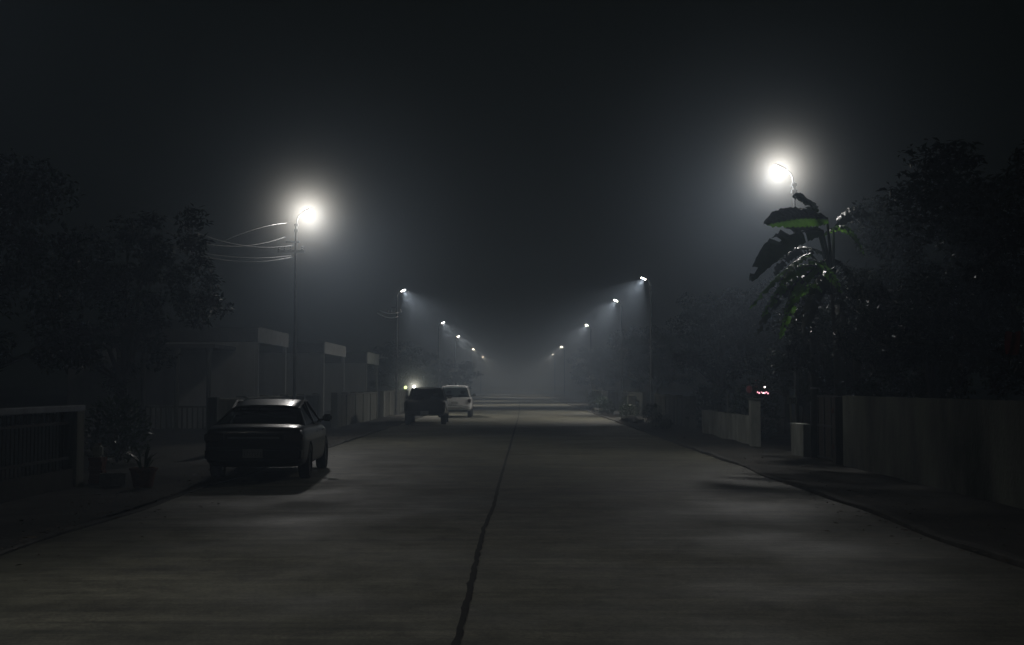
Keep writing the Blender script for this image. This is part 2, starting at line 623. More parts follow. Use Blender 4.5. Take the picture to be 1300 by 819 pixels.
# emissive spheres without density, added to draw halos of glare round lamps
def glow(loc, rad, terms, label, step=.35):
    """terms: (scale length, amplitude, colour, offset) of exponential falls of added emission"""
    m = bpy.data.materials.new('lamp_glow')
    m.use_nodes = True
    nt = m.node_tree
    nt.nodes.clear()
    N, L = nt.nodes.new, nt.links.new
    out = N('ShaderNodeOutputMaterial')
    pv = N('ShaderNodeVolumePrincipled')
    pv.inputs['Density'].default_value = 0.0
    tc = N('ShaderNodeTexCoord')

    def math_(op, a, b=None):
        n = N('ShaderNodeMath')
        n.operation = op
        for i, v in enumerate((a, b)):
            if v is None:
                continue
            if isinstance(v, (int, float)):
                n.inputs[i].default_value = v
            else:
                L(v, n.inputs[i])
        return n.outputs[0]

    def length(off):
        sb = N('ShaderNodeVectorMath')
        sb.operation = 'SUBTRACT'
        sb.inputs[1].default_value = off
        L(tc.outputs['Object'], sb.inputs[0])
        ln = N('ShaderNodeVectorMath')
        ln.operation = 'LENGTH'
        L(sb.outputs[0], ln.inputs[0])
        return ln.outputs['Value']
    mr = N('ShaderNodeMapRange')
    mr.inputs['From Max'].default_value = rad
    mr.inputs['To Min'].default_value = 1
    mr.inputs['To Max'].default_value = 0
    L(length((0, 0, 0)), mr.inputs['Value'])
    fade = math_('POWER', mr.outputs[0], 1.3)
    total = None
    for sl, amp, c, off in terms:
        e = math_('MULTIPLY', math_('MULTIPLY', math_('EXPONENT', math_('MULTIPLY', length(off), -1 / sl)), amp), fade)
        v = N('ShaderNodeVectorMath')
        v.operation = 'SCALE'
        v.inputs[0].default_value = c
        L(e, v.inputs['Scale'])
        if total is None:
            total = v.outputs[0]
        else:
            ad = N('ShaderNodeVectorMath')
            ad.operation = 'ADD'
            L(total, ad.inputs[0])
            L(v.outputs[0], ad.inputs[1])
            total = ad.outputs[0]
    L(total, pv.inputs['Emission Color'])
    pv.inputs['Emission Strength'].default_value = 1.0
    L(pv.outputs[0], out.inputs['Volume'])
    m.cycles.volume_step_rate = step
    bm = B()
    bmesh.ops.create_icosphere(bm, subdivisions=3, radius=rad)
    o = finish('glow', bm, m)
    o.location = loc
    return tag(o, label, 'glow', kind='stuff')


WARM, BLUE = (1, .985, .93), (.70, .84, 1)
glow((-6.86 + .36, 36.5, 6.99), 3.4, [(.30, 3.5, WARM, (0, 0, 0)), (.75, .105, WARM, (0, 0, 0))], 'bright added glow close round the lamp beyond the sedan', .3)
glow((-6.86 + .36, 36.5, 6.99), 7.5, [(2.0, .019, BLUE, (1.3, -.2, -1.3))], 'wide pale blue added glow below the lamp beyond the sedan', .8)
glow((6.90 - .36, 29.2, 6.99), 2.8, [(.24, 4.4, WARM, (0, 0, 0)), (.60, .13, WARM, (0, 0, 0))], 'bright added glow close round the lamp behind the banana plant', .3)
glow((6.90 - .36, 29.2, 6.99), 6.0, [(1.6, .025, BLUE, (-1.05, -.2, -1.05))], 'wide pale blue added glow below the lamp behind the banana plant', .8)
gl = at(526, 491, 81.4)
glow(gl, 2.6, [(.16, 5.0, (.95, 1, .97), (0, 0, 0)), (.7, .13, (.85, 1, .92), (0, 0, 0))], 'pale added glow round the white globe lamp on the gate pillar')

# ------------------------------------------------------------------ power cables
def cable(p0, p1, sag, r, label):
    bm = B()
    p0, p1 = Vector(p0), Vector(p1)
    pts = []
    for k in range(25):
        t = k / 24
        p = p0.lerp(p1, t)
        p.z -= sag * 4 * t * (1 - t)
        pts.append(p)
    tube(bm, pts, r, 6)
    return tag(finish('power_cable', bm, M['wire'], smooth=True), label, 'cable', 'sagging cables strung from the lamp poles')


P1 = 36.4
cable(at(369, 326, P1), at(170, 292, 31), .42, .022, 'lowest and thickest cable sagging from the first pole crossarm')
cable(at(368, 324, P1), at(180, 300, 31), .26, .016, 'cable just above the lowest one on the first pole')
cable(at(369, 311, P1), at(200, 272, 31), .34, .014, 'middle cable leaving the first pole toward the dark trees')
cable(at(360, 300, P1), at(180, 280, 31), .46, .016, 'upper cable sagging level below the glaring lamp')
cable(at(362, 282, P1), at(215, 345, 31.5), -.25, .009, 'thin cable rising to the top of the first pole')
P2 = 66.9
cable(at(505, 402, P2), at(478, 397, 60), .15, .026, 'lower cable ending at the second pole crossarm')
cable(at(505, 397, P2), at(481, 394, 60), .10, .022, 'upper cable ending at the second pole crossarm')


# ------------------------------------------------------------------ trees
def build_tree_meshes(seed, h, rad, n_leaf, trunk_h, leaf=.16, flat=.8):
    rnd = random.Random(seed)
    tb = B()
    top = Vector((rnd.uniform(-.2, .2), rnd.uniform(-.2, .2), trunk_h))
    mid = Vector((rnd.uniform(-.1, .1), rnd.uniform(-.1, .1), trunk_h * .5))
    tube(tb, [(0, 0, -.1), (0, 0, .15), mid, top], [.2, .14, .12, .10], 9)
    ends = []
    cz = trunk_h + (h - trunk_h) * .48
    for k in range(9):
        a = 2 * math.pi * k / 9 + rnd.uniform(-.3, .3)
        el = rnd.uniform(.1, 1.2)
        d = Vector((math.cos(a) * math.cos(el), math.sin(a) * math.cos(el), math.sin(el)))
        e = top + Vector((d.x * rad * .85, d.y * rad * .85, d.z * (h - trunk_h) * .85))
        m_ = top.lerp(e, .5) + Vector((rnd.uniform(-.2, .2), rnd.uniform(-.2, .2), .15))
        tube(tb, [top - Vector((0, 0, .1)), m_, e], [.07, .045, .015], 6)
        ends += [e, m_.lerp(e, .5)]
    cb = []
    faces = []
    nclump = 46
    cl = []
    for k in range(nclump):
        while True:
            v = Vector((rnd.uniform(-1, 1), rnd.uniform(-1, 1), rnd.uniform(-1, 1)))
            if .35 < v.length < 1:
                break
        c = Vector((v.x * rad, v.y * rad, cz + v.z * (h - trunk_h) * .5 * 1.02))
        c += Vector((rnd.gauss(0, .15), rnd.gauss(0, .15), rnd.gauss(0, .12)))
        cl.append((c, rnd.uniform(.28, .62) * rad * .42))
    for e in ends:
        cl.append((e, .3 * rad * .5))
    for i in range(n_leaf):
        c, cr = cl[rnd.randrange(len(cl))]
        v = Vector((rnd.gauss(0, 1), rnd.gauss(0, 1), rnd.gauss(0, 1))).normalized() * cr * rnd.random() ** .4
        v.z *= flat
        p = c + v
        L_ = leaf * rnd.uniform(.6, 1.3)
        W_ = L_ * rnd.uniform(.3, .5)
        d = Vector((rnd.gauss(0, 1), rnd.gauss(0, 1), rnd.gauss(-.35, .7))).normalized()
        s = d.cross(Vector((rnd.gauss(0, .6), rnd.gauss(0, .6), 1))).normalized()
        b0 = len(cb)
        nrm = d.cross(s) * (W_ * .25)
        cb += [p, p + d * L_ * .5 + s * W_ * .5 - nrm, p + d * L_, p + d * L_ * .5 - s * W_ * .5 - nrm]
        faces += [(b0, b0 + 1, b0 + 2), (b0, b0 + 2, b0 + 3)]
    tm = bpy.data.meshes.new('trunk')
    bmesh.ops.recalc_face_normals(tb, faces=tb.faces)
    tb.to_mesh(tm)
    tb.free()
    tm.materials.append(M['bark'])
    cm = bpy.data.meshes.new('crown')
    cm.from_pydata(cb, [], faces)
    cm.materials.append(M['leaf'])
    return tm, cm


protos = {
    'a': build_tree_meshes(1, 5.8, 2.4, 12000, 1.7),
    'b': build_tree_meshes(2, 4.4, 1.9, 9000, 1.2, .14),
    'c': build_tree_meshes(3, 7.6, 3.0, 15000, 2.2, .18),
    'd': build_tree_meshes(5, 6.6, 2.0, 10000, 1.8, .17),
}


def tree(kind, X, Y, label, scale=(1, 1, 1), rz=0, group='dark trees behind the walls'):
    t = thing('tree', label, 'tree', (X, Y, -.02), rz, group)
    t.scale = scale
    for n, me in zip(('trunk', 'crown'), protos[kind]):
        o = bpy.data.objects.new(n, me)
        col.objects.link(o)
        o.parent = t
    return t


T = [
    ('c', 9.5, 21.5, (1, 1, .86), 'tall dark tree over the middle of the stained wall'),
    ('a', 9.2, 17.0, (1, 1, 1.0), 'dark tree with the red cloth above the stained wall'),
    ('a', 9.9, 28.6, (1.05, 1.05, 1.08), 'tall dark tree right behind the banana plant'),
    ('b', 8.1, 23.6, (.85, .85, 1.0), 'glossy leaved small tree at the rusty gate post'),
    ('b', 8.2, 33.6, (1.0, 1.0, .98), 'dark tree overhanging the narrow sign post'),
    ('b', 7.75, 27.2, (.95, .95, .98), 'dark leafy small tree mingled with the banana plant'),
    ('a', 10.2, 37.0, (1, 1, .90), 'dark tree rising over the grey driveway pillar'),
    ('a', 9.6, 42.0, (1, 1, 1.0), 'dark tree standing behind the low whitewashed wall'),
    ('d', 9.0, 52.0, (1.1, 1.1, .95), 'slender dark tree before the second lamp of its side'),
    ('c', 11.5, 66.0, (1, 1, .95), 'broad dark tree behind the white marker post'),
    ('a', 9.6, 82.0, (1.1, 1.1, 1.0), 'dim foggy tree just past the third lamp of its side'),
    ('c', 10.5, 100.0, (1, 1, .9), 'dim foggy tree by the pair of pale gate pillars'),
    ('a', 9.2, 124.0, (1.2, 1.2, 1.0), 'faint foggy tree beyond the pale gate pillars'),
    ('c', 10.0, 150.0, (1.1, 1.1, .9), 'faint tree nearly lost in fog, banana plant side'),
    ('a', -10.3, 21.5, (1, 1, 1.1), 'black tree above the terracotta pot'),
    ('d', -10.4, 31.0, (1.15, 1.15, 1), 'black tree in front of the porch columns'),
    ('a', -9.2, 92.0, (1, 1, .9), 'dark tree over the pair of gate lamps'),
    ('a', -6.0, 112.0, (1.0, 1.0, .72), 'round street tree leaning toward the road beyond the white vehicle'),
    ('c', -10.5, 135.0, (1, 1, .8), 'foggy tree behind the round street tree'),
]
for i, (k, X, Y, s, lb) in enumerate(T):
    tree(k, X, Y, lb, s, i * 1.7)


# small shrubs and pot plants
def shrub_mesh(seed, r, h, n, leaf=.1):
    rnd = random.Random(seed)
    v, f = [], []
    for i in range(n):
        a = rnd.uniform(0, 2 * math.pi)
        rr = r * rnd.random() ** .6
        z = h * rnd.random() ** .8
        rr *= (1 - (z / h - .45) ** 2 * 1.6)
        p = Vector((rr * math.cos(a), rr * math.sin(a), z + .03 * rnd.gauss(0, 1)))
        d = Vector((math.cos(a) + rnd.gauss(0, .6), math.sin(a) + rnd.gauss(0, .6), rnd.gauss(.5, .6))).normalized()
        s = d.cross(Vector((rnd.gauss(0, .5), rnd.gauss(0, .5), 1))).normalized()
        L_ = leaf * rnd.uniform(.6, 1.5)
        W_ = L_ * .4
        b0 = len(v)
        v += [p, p + d * L_ * .5 + s * W_ * .5, p + d * L_, p + d * L_ * .5 - s * W_ * .5]
        f += [(b0, b0 + 1, b0 + 2), (b0, b0 + 2, b0 + 3)]
    me = bpy.data.meshes.new('foliage')
    me.from_pydata(v, [], f)
    me.materials.append(M['leaf_b'])
    return me


shrubs = [shrub_mesh(1, .45, .8, 900), shrub_mesh(2, .7, 1.3, 1800, .13), shrub_mesh(3, .35, .45, 600, .09)]


def shrub(k, X, Y, label, s=1):
    t = thing('shrub', label, 'shrub', (X, Y, .02), k * 2.1 + X, 'low shrubs on the verges')
    t.scale = (s, s, s)
    o = bpy.data.objects.new('foliage', shrubs[k])
    col.objects.link(o)
    o.parent = t
    bm = B()
    for q in range(4):
        a = q * 1.6
        tube(bm, [(0, 0, -.03), (.06 * math.cos(a), .06 * math.sin(a), .2), (.2 * math.cos(a), .2 * math.sin(a), .4)], [.018, .014, .008], 5)
    finish('stem', bm, M['bark'], t)


for a in [
    (2, 5.4, 44.0, 'low shrub on the verge before the small pale bollard', 1.1),
    (0, 5.9, 51.5, 'bushy shrub between the small bollard and the white marker post', 1.0),
    (0, 5.3, 56.5, 'shrub at the foot of the white marker post', .9),
    (1, 6.1, 64.0, 'tall shrub just past the white marker post', .8),
    (2, 5.2, 68.0, 'low shrub at the kerb past the white marker post', 1.4),
    (0, 5.5, 76.0, 'shrub at the foot of the third lamp', 1.1),
    (1, 6.0, 90.0, 'shrub halfway to the pale gate pillars', .9),
    (1, 7.3, 36.5, 'leafy shrub behind the whitewashed wall', 1.15),
    (1, 7.4, 45.5, 'leafy shrub past the end of the whitewashed wall', 1.2),
    (2, -6.3, 27.5, 'low shrub at the house wall beyond the black sedan', 1.0),
    (1, -8.6, 25.5, 'dark shrub in the gap behind the black sedan', 1.0),
]:
    shrub(*a)


# ------------------------------------------------------------------ banana plant
def banana():
    t = thing('banana_plant', 'banana plant with large backlit green leaves under the glaring lamp', 'banana plant', (7.15, 26.2, 0))
    base = Vector(t.location)
    bm = B()
    tube(bm, [(0, 0, -.05), (.02, 0, 1.2), (-.03, 0, 2.6), (-.12, .02, 3.7)], [.16, .14, .11, .07], 10)
    tube(bm, [(.5, .25, -.05), (.48, .25, 1.0), (.44, .2, 2.3), (.36, .15, 3.0)], [.12, .11, .085, .05], 9)
    finish('stem', bm, M['banana_stem'], t, True)
    rnd = random.Random(11)

    def leaf(a, c, b2, width, side, fold=.35, torn=.3, stalk=None, seed=0, green=(1, 1, 1, 1)):
        """midrib bezier a (stalk end) - c - b2 (tip), side = blade direction"""
        rnd = random.Random(seed)
        bm = B()
        a, c, b2 = a - base, c - base, b2 - base
        side = Vector(side).normalized()
        n = 34
        mid = []
        for k in range(n + 1):
            s = k / n
            mid.append(a * (1 - s) ** 2 + c * 2 * s * (1 - s) + b2 * s * s)
        st = Vector(stalk) - base if stalk is not None else None
        if st is not None:
            n0 = len(bm.faces)
            tube(bm, [st, st.lerp(a, .55) + Vector((0, 0, .12)), a, mid[5], mid[15], mid[-2]], [.05, .035, .026, .022, .016, .006], 7)
            for f_ in bm.faces:
                f_.material_index = 1
        for sgn in (1, -1):
            droop = Vector((0, 0, -1)) * fold
            prev = None
            gap = 0
            tearoff = 0
            for k in range(n + 1):
                s = k / n
                wd = width * .5 * (math.sin(math.pi * min(1, s * .94 + .05)) ** .55) * (1 - .25 * s)
                d = (side * sgn + droop).normalized()
                tan = (mid[min(k + 1, n)] - mid[max(k - 1, 0)]).normalized()
                d = (d - tan * d.dot(tan) * .8 + tan * .18).normalized()
                ripple = tan.cross(d) * .030 * math.sin(k * 2.4)
                if rnd.random() < torn * .35:
                    tearoff = rnd.uniform(-.16, .02)
                    prev = None if rnd.random() < .75 else prev
                sag = Vector((0, 0, tearoff * .7 * wd))
                p0 = mid[k]
                p1 = mid[k] + d * wd * .5 + ripple
                p2 = mid[k] + d * wd * rnd.uniform(.93, 1.03) + Vector((0, 0, -.18 * wd)) + sag - ripple
                cur = [bm.verts.new(p) for p in (p0, p1, p2)]
                if prev:
                    q0 = 0 if sgn > 0 else 2
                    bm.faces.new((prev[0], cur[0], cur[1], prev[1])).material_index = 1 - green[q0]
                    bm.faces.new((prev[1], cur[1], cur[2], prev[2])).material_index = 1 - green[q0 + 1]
                prev = cur
        finish('leaf', bm, [M['banana'], M['banana_dark']], t, True)
    crown = base + Vector((-.12, .02, 3.7))
    # broad top leaf, arching across under the lamp
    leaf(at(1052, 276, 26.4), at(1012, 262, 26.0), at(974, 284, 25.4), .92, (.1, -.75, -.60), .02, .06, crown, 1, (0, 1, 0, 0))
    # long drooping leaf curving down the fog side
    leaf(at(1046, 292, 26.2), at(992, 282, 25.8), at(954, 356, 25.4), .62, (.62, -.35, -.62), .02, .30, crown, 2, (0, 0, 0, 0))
    # small leaf before the pole
    leaf(at(1036, 276, 26.6), at(1030, 238, 26.6), at(1009, 250, 26.4), .46, (.5, -.3, -.6), .1, .4, crown, 3, (0, 0, 0, 0))
    # glossy ragged leaf
    leaf(at(1030, 322, 25.9), at(1000, 330, 25.6), at(952, 392, 25.2), .46, (.2, -1, .1), .30, .8, crown, 4)
    leaf(at(1025, 340, 25.7), at(1000, 345, 25.4), at(968, 402, 25.0), .40, (.4, -.8, -.2), .25, .7, crown, 5)
    leaf(at(1012, 378, 25.7), at(1030, 352, 25.4), at(1044, 372, 25.1), .30, (.1, -.8, .5), .2, .6, crown, 6)
    leaf(at(1028, 330, 25.8), at(1048, 325, 25.2), at(1070, 372, 24.8), .40, (.3, -.8, 0), .4, .5, crown, 7)
    leaf(at(1045, 300, 26.8), at(1080, 262, 26.8), at(1098, 322, 26.6), .5, (0, -1, 0), .3, .4, crown, 8)
    leaf(at(1020, 350, 25.9), at(1010, 368, 25.7), at(990, 430, 25.4), .35, (.6, -.5, 0), .3, .6, crown, 9)
    for q, (ax, ay, bx, by, cx, cy_, Y, wd, gr) in enumerate([
        (1060, 290, 1095, 240, 1120, 290, 26.8, .55, 0), (1045, 320, 1000, 300, 985, 350, 26.6, .5, 0), (1050, 330, 1010, 350, 1000, 400, 25.3, .4, 1),
        (1060, 340, 1030, 360, 1020, 430, 25.2, .5, 0), (1062, 330, 1090, 340, 1105, 420, 25.2, .5, 0), (1055, 350, 1080, 380, 1060, 450, 25.0, .45, 0),
        (1040, 345, 985, 355, 962, 425, 25.5, .42, 0), (1035, 338, 1012, 332, 990, 362, 25.1, .34, 1)]):
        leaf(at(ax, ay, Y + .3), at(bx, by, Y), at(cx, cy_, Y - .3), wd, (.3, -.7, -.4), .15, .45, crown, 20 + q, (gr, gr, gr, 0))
    return t


banana()


# ------------------------------------------------------------------ vehicles
def wheel(parent, x, y, r, wd, name='wheel'):
    s = 1 if x > 0 else -1
    bm = B()
    h = wd / 2
    lathe(bm, [(r * .62, -h), (r * .93, -h), (r, -h * .7), (r, h * .7), (r * .93, h), (r * .62, h), (r * .62, -h)], 28, 'X')
    ty = finish(name, bm, M['rubber'], parent, True)
    ty.location = (x, y, r)
    bm = B()
    lathe(bm, [(.0, h * .3), (r * .15, h * .42), (r * .18, h * .3), (r * .5, h * .1), (r * .58, h * .72), (r * .625, h * .78), (r * .62, -h * .8), (.02, -h * .8)], 24, 'X')
    for k in range(7):
        a = 2 * math.pi * k / 7
        c, s_ = math.cos(a), math.sin(a)
        v = [bm.verts.new((h * .62, c * q - s_ * e, s_ * q + c * e)) for q, e in ((r * .12, -.03), (r * .57, -.022), (r * .57, .022), (r * .12, .03))]
        bm.faces.new(v)
    rm = finish('rim', bm, M['rim'], ty, True)
    if s < 0:
        rm.rotation_euler = (0, 0, math.pi)


def eval_to_mesh(o):
    dg = bpy.context.evaluated_depsgraph_get()
    me = bpy.data.meshes.new_from_object(o.evaluated_get(dg))
    o.modifiers.clear()
    old = o.data
    o.data = me
    me.name = o.name
    bpy.data.meshes.remove(old)


def body_mesh(parent, name, st, m, arches, wr, cuts=()):
    bm = B()
    rings = []
    for (y, hw, zb, zs, zt) in st:
        h = zs - zb
        half = [(0, zb), (.80 * hw, zb), (.93 * hw, zb + .05), (.985 * hw, zb + .16 * h), (hw, zb + .42 * h), (.992 * hw, zb + .66 * h), (.985 * hw, zb + .70 * h), (.965 * hw, zs - .05), (.93 * hw, zs - .012), (.86 * hw, zs + .25 * (zt - zs)), (.5 * hw, zs + .8 * (zt - zs)), (0, zt)]
        pts = half + [(-x, z) for x, z in half[-2:0:-1]]
        rings.append([bm.verts.new((x, y, z)) for x, z in pts])
    n = len(rings[0])
    for r0, r1 in zip(rings, rings[1:]):
        for k in range(n):
            bm.faces.new((r0[k], r0[(k + 1) % n], r1[(k + 1) % n], r1[k]))
    bm.faces.new(rings[0][::-1])
    bm.faces.new(rings[-1])
    o = finish(name, bm, m, parent, True)
    ss = o.modifiers.new('s', 'SUBSURF')
    ss.levels = ss.render_levels = 1
    eval_to_mesh(o)
    cutters = []
    for ya in arches:
        for sx_ in (-1, 1):
            cb = B()
            lathe(cb, [(wr, -.16), (wr, .3)], 32, 'X', (sx_ * (st[3][1] - .09) if sx_ > 0 else -(st[3][1] - .09) - .14, ya, wr - .05))
            cutters.append(finish('cutter', cb, m))
    for c in cuts:
        cb = B()
        box(cb, *c)
        cutters.append(finish('cutter', cb, m))
    o.parent = None
    for c in cutters:
        b = o.modifiers.new('b', 'BOOLEAN')
        b.operation = 'DIFFERENCE'
        b.object = c
        b.solver = 'EXACT'
    bpy.context.view_layer.update()
    eval_to_mesh(o)
    for c in cutters:
        me = c.data
        bpy.data.objects.remove(c)
        bpy.data.meshes.remove(me)
    o.data.polygons.foreach_set('use_smooth', [True] * len(o.data.polygons))
    o.data.set_sharp_from_angle(angle=R(32))
    o.parent = parent
    return o


def greenhouse(parent, yb0, yr0, yr1, yb1, zb, zr, wb, wr, paint, glass, pillars_y=(), rear_w=None, crown=.03, slope=.03):
    """glass on all sides with painted pillars and a crowned roof"""
    C = lambda y, wd, z: Vector((wd, y, z))
    # roof: crowned grid
    bm = B()
    nx, ny = 12, 10
    g = []
    for j in range(ny + 1):
        t = j / ny
        y = yr0 + (yr1 - yr0) * t
        dz = -crown * 1.1 * (2 * t - 1) ** 4
        row = []
        for i in range(nx + 1):
            s = 2 * i / nx - 1
            bow = .05 * (1 - s * s) * (-1 if t < .5 else 1) * abs(2 * t - 1) ** 3
            dz = -slope * (1 - t) ** 1.3 - .03 * t ** 4
            row.append(bm.verts.new((s * wr, y + bow, zr - crown * abs(s) ** 2.6 - (.02 if abs(s) == 1 else 0) + dz)))
        g.append(row)
    for j in range(ny):
        for i in range(nx):
            bm.faces.new((g[j][i], g[j][i + 1], g[j + 1][i + 1], g[j + 1][i]))
    rf = finish('roof', bm, paint, parent, True)
    so = rf.modifiers.new('t', 'SOLIDIFY')
    so.thickness = .035
    so.offset = -1
    zc = zr - crown * 2 - .02
    zcr = zc - slope * .95
    rwb = rear_w or wb

    def pane(name, q, mm, nseg=6, bow=.0, axis=None):
        bm = B()
        a, b_, c_, d = [Vector(p) for p in q]
        g = []
        for j in range(nseg + 1):
            v = j / nseg
            row = []
            for i in range(nseg + 1):
                u = i / nseg
                p = (a.lerp(b_, u)).lerp(d.lerp(c_, u), v)
                if bow:
                    p = p + Vector(axis) * bow * (1 - (2 * u - 1) ** 2)
                row.append(bm.verts.new(p))
            g.append(row)
        for j in range(nseg):
            for i in range(nseg):
                bm.faces.new((g[j][i], g[j][i + 1], g[j + 1][i + 1], g[j + 1][i]))
        return finish(name, bm, mm, parent, True)
    pane('rear_window', [(-rwb, yb0, zb), (rwb, yb0, zb), (wr, yr0 + .02, zcr), (-wr, yr0 + .02, zcr)], glass, bow=.06, axis=(0, -1, 0))
    pane('windscreen', [(-wb, yb1, zb), (wb, yb1, zb), (wr, yr1, zc), (-wr, yr1, zc)], glass, bow=.08, axis=(0, 1, 0))
    for s in (-1, 1):
        pane('side_window', [(s * wb, yb0 + .04, zb), (s * wb, yb1 - .04, zb), (s * wr, yr1, zc), (s * wr, yr0 + .04, zcr)], glass)
    for s in (-1, 1):
        bm = B()

        def bar(p, q, w1, w2, th=.035):
            p, q = Vector(p), Vector(q)
            fl = []
            for c_, wd in ((p, w1), (q, w2)):
                fl.append([bm.verts.new(c_ + Vector((dx * th * .5, dy * wd, 0))) for dx, dy in ((-1, -.5), (1, -.5), (1, .5), (-1, .5))])
            for k in range(4):
                bm.faces.new((fl[0][k], fl[0][(k + 1) % 4], fl[1][(k + 1) % 4], fl[1][k]))
            bm.faces.new(fl[0][::-1])
            bm.faces.new(fl[1])
        bar((s * (rwb + .005), yb0 + .04, zb - .02), (s * (wr + .005), yr0 + .05, zcr + .02), .17, .12)
        bar((s * (wb + .005), yb1 - .03, zb - .02), (s * (wr + .005), yr1 - .02, zc + .02), .09, .07)
        for py_ in pillars_y:
            t = .5
            bar((s * (wb + .004), py_, zb - .02), (s * (wr + .004), py_, zc + .02), .09, .07)
        # gutter rail
        tube(bm, [(s * (wr + .002), yr0 + .03, zcr + .012), (s * (wr + .012), (yr0 + yr1) / 2, zc + .02), (s * (wr + .002), yr1 - .01, zc + .012)], .022, 6)
        finish('window_pillars', bm, paint, parent)['label'] = 'painted pillars round the windows'


def seat(parent, x, y, z, name='seat'):
    bm = B()
    box(bm, x - .24, x + .24, y - .06, y + .07, z - .5, z + .16)
    box(bm, x - .25, x + .25, y, y + .5, z - .55, z - .42)
    bmesh.ops.bevel(bm, geom=bm.edges[:], offset=.04, segments=2, affect='EDGES')
    sname = finish(name, bm, M['seat'], parent, True)
    bm = B()
    box(bm, x - .13, x + .13, y - .05, y + .05, z + .20, z + .37)
    bmesh.ops.bevel(bm, geom=bm.edges[:], offset=.045, segments=3, affect='EDGES')
    tube(bm, [(x - .06, y, z + .1), (x - .06, y, z + .24)], .008, 5)
    tube(bm, [(x + .06, y, z + .1), (x + .06, y, z + .24)], .008, 5)
    finish('headrest', bm, M['seat'], sname, True)


def rbox_part(name, parent, ext, m, bev=.02, label=None):
    bm = B()
    box(bm, *ext)
    bmesh.ops.bevel(bm, geom=bm.edges[:], offset=bev, segments=3, affect='EDGES')
    o = finish(name, bm, m, parent, True)
    if label:
        o['label'] = label
    return o


def mirror(parent, s, y, z, hw, m):
    bm = B()
    cx = s * (hw + .10)
    box(bm, cx - .09, cx + .09, y - .05, y + .05, z, z + .14)
    bmesh.ops.bevel(bm, geom=bm.edges[:], offset=.035, segments=3, affect='EDGES')
    tube(bm, [(s * (hw - .08), y + .03, z + .02), (cx, y + .02, z + .04)], .02, 6)
    o = finish('door_mirror', bm, m, parent, True)
    bm = B()
    v = [bm.verts.new(p) for p in ((cx - .07, y - .053, z + .03), (cx + .07, y - .053, z + .03), (cx + .07, y - .053, z + .115), (cx - .07, y - .053, z + .115))]
    bm.faces.new(v)
    finish('mirror_glass', bm, M['chrome'], o)


def plate(parent, y, z, m=None):
    o = rbox_part('number_plate', parent, (-.17, .17, y - .012, y, z - .075, z + .075), m or M['plate'], .004)
    bm = B()
    # illegible dark characters: short strokes
    for k in range(7):
        x = -.135 + k * .045 - .005
        box(bm, x, x + .006, y - .0145, y - .0125, z - .035, z + .03)
        if k % 2:
            box(bm, x + .009, x + .022, y - .0145, y - .0125, z + .02, z + .03)
        else:
            box(bm, x + .009, x + .022, y - .0145, y - .0125, z - .035, z - .025)
    finish('plate_characters', bm, M['sign_ink'], o)


# black sedan
car = thing('sedan', 'black four door sedan parked half on the verge, rear to us', 'car', (-4.50, 20.25, .0), R(3.0))
st = [(0.0, .70, .46, .84, .86), (.03, .80, .34, .905, .925), (.10, .845, .27, .93, .948), (.32, .86, .24, .955, .985), (.6, .865, .22, .965, 1.0), (1.1, .87, .2, .96, .985), (2.2, .87, .19, .93, .94), (3.0, .87, .19, .93, .965),
      (3.5, .86, .19, .88, .95), (4.0, .84, .21, .79, .87), (4.3, .77, .27, .68, .75), (4.42, .64, .38, .58, .62)]
body_mesh(car, 'body', st, M['paint_dark'], (.92, 3.55), .36)
greenhouse(car, .62, 1.28, 2.35, 3.18, .955, 1.43, .79, .60, M['paint_dark'], M['glass_dark'], (2.0,), crown=.03, slope=.14)
for y in (.92, 3.55):
    for x in (-.77, .77):
        wheel(car, x, y, .31, .19)
rbox_part('rear_bumper', car, (-.82, .82, -.06, .12, .36, .60), M['paint_dark'], .05)
for s in (-1, 1):
    x0, x1 = sorted((s * .50, s * .835))
    rbox_part('tail_light', car, (x0, x1, -.012, .12, .70, .84), M['tail'], .02)
plate(car, -.062, .50)
for s in (-1, 1):
    mirror(car, s, 2.92, .96, .84, M['paint_dark'])
    for y in (1.75, 2.65):
        bm = B()
        box(bm, s * .872 - .012, s * .872 + .012, y, y + .16, .80, .825)
        finish('door_handle', bm, M['chrome'], car)
rbox_part('trunk_garnish', car, (-.45, .45, -.004, .05, .74, .79), M['chrome'], .01)
for x in (-.38, .38):
    seat(car, x, 2.25, .92)
rbox_part('rear_bench', car, (-.6, .6, 1.25, 1.45, .6, 1.12), M['seat'], .05)
# charcoal pickup
pk = thing('pickup_truck', 'dark pickup truck parked behind the white vehicle, tailgate closed', 'pickup truck', (-3.86, 49.6, 0), R(1.5))
st = [(0.0, .82, .52, 1.00, 1.02), (.03, .86, .44, 1.04, 1.06), (.10, .88, .40, 1.055, 1.07), (.6, .885, .38, 1.06, 1.07), (1.5, .885, .36, 1.06, 1.07), (2.4, .885, .34, 1.06, 1.07), (3.4, .885, .34, 1.05, 1.09),
      (3.8, .88, .34, 1.02, 1.10), (4.5, .86, .36, .98, 1.05), (4.9, .82, .4, .88, .96), (5.05, .72, .48, .8, .84)]
body_mesh(pk, 'body', st, M['paint_grey'], (1.05, 4.05), .42, [(-.78, .78, .09, 1.56, .62, 1.4)])
greenhouse(pk, 1.66, 1.80, 3.0, 3.75, 1.055, 1.60, .80, .66, M['paint_grey'], M['glass'], (2.7,), rear_w=.78)
for y in (1.05, 4.05):
    for x in (-.76, .76):
        wheel(pk, x, y, .36, .23)
rbox_part('rear_bumper', pk, (-.80, .80, -.16, -.02, .44, .60), M['plastic'], .03)
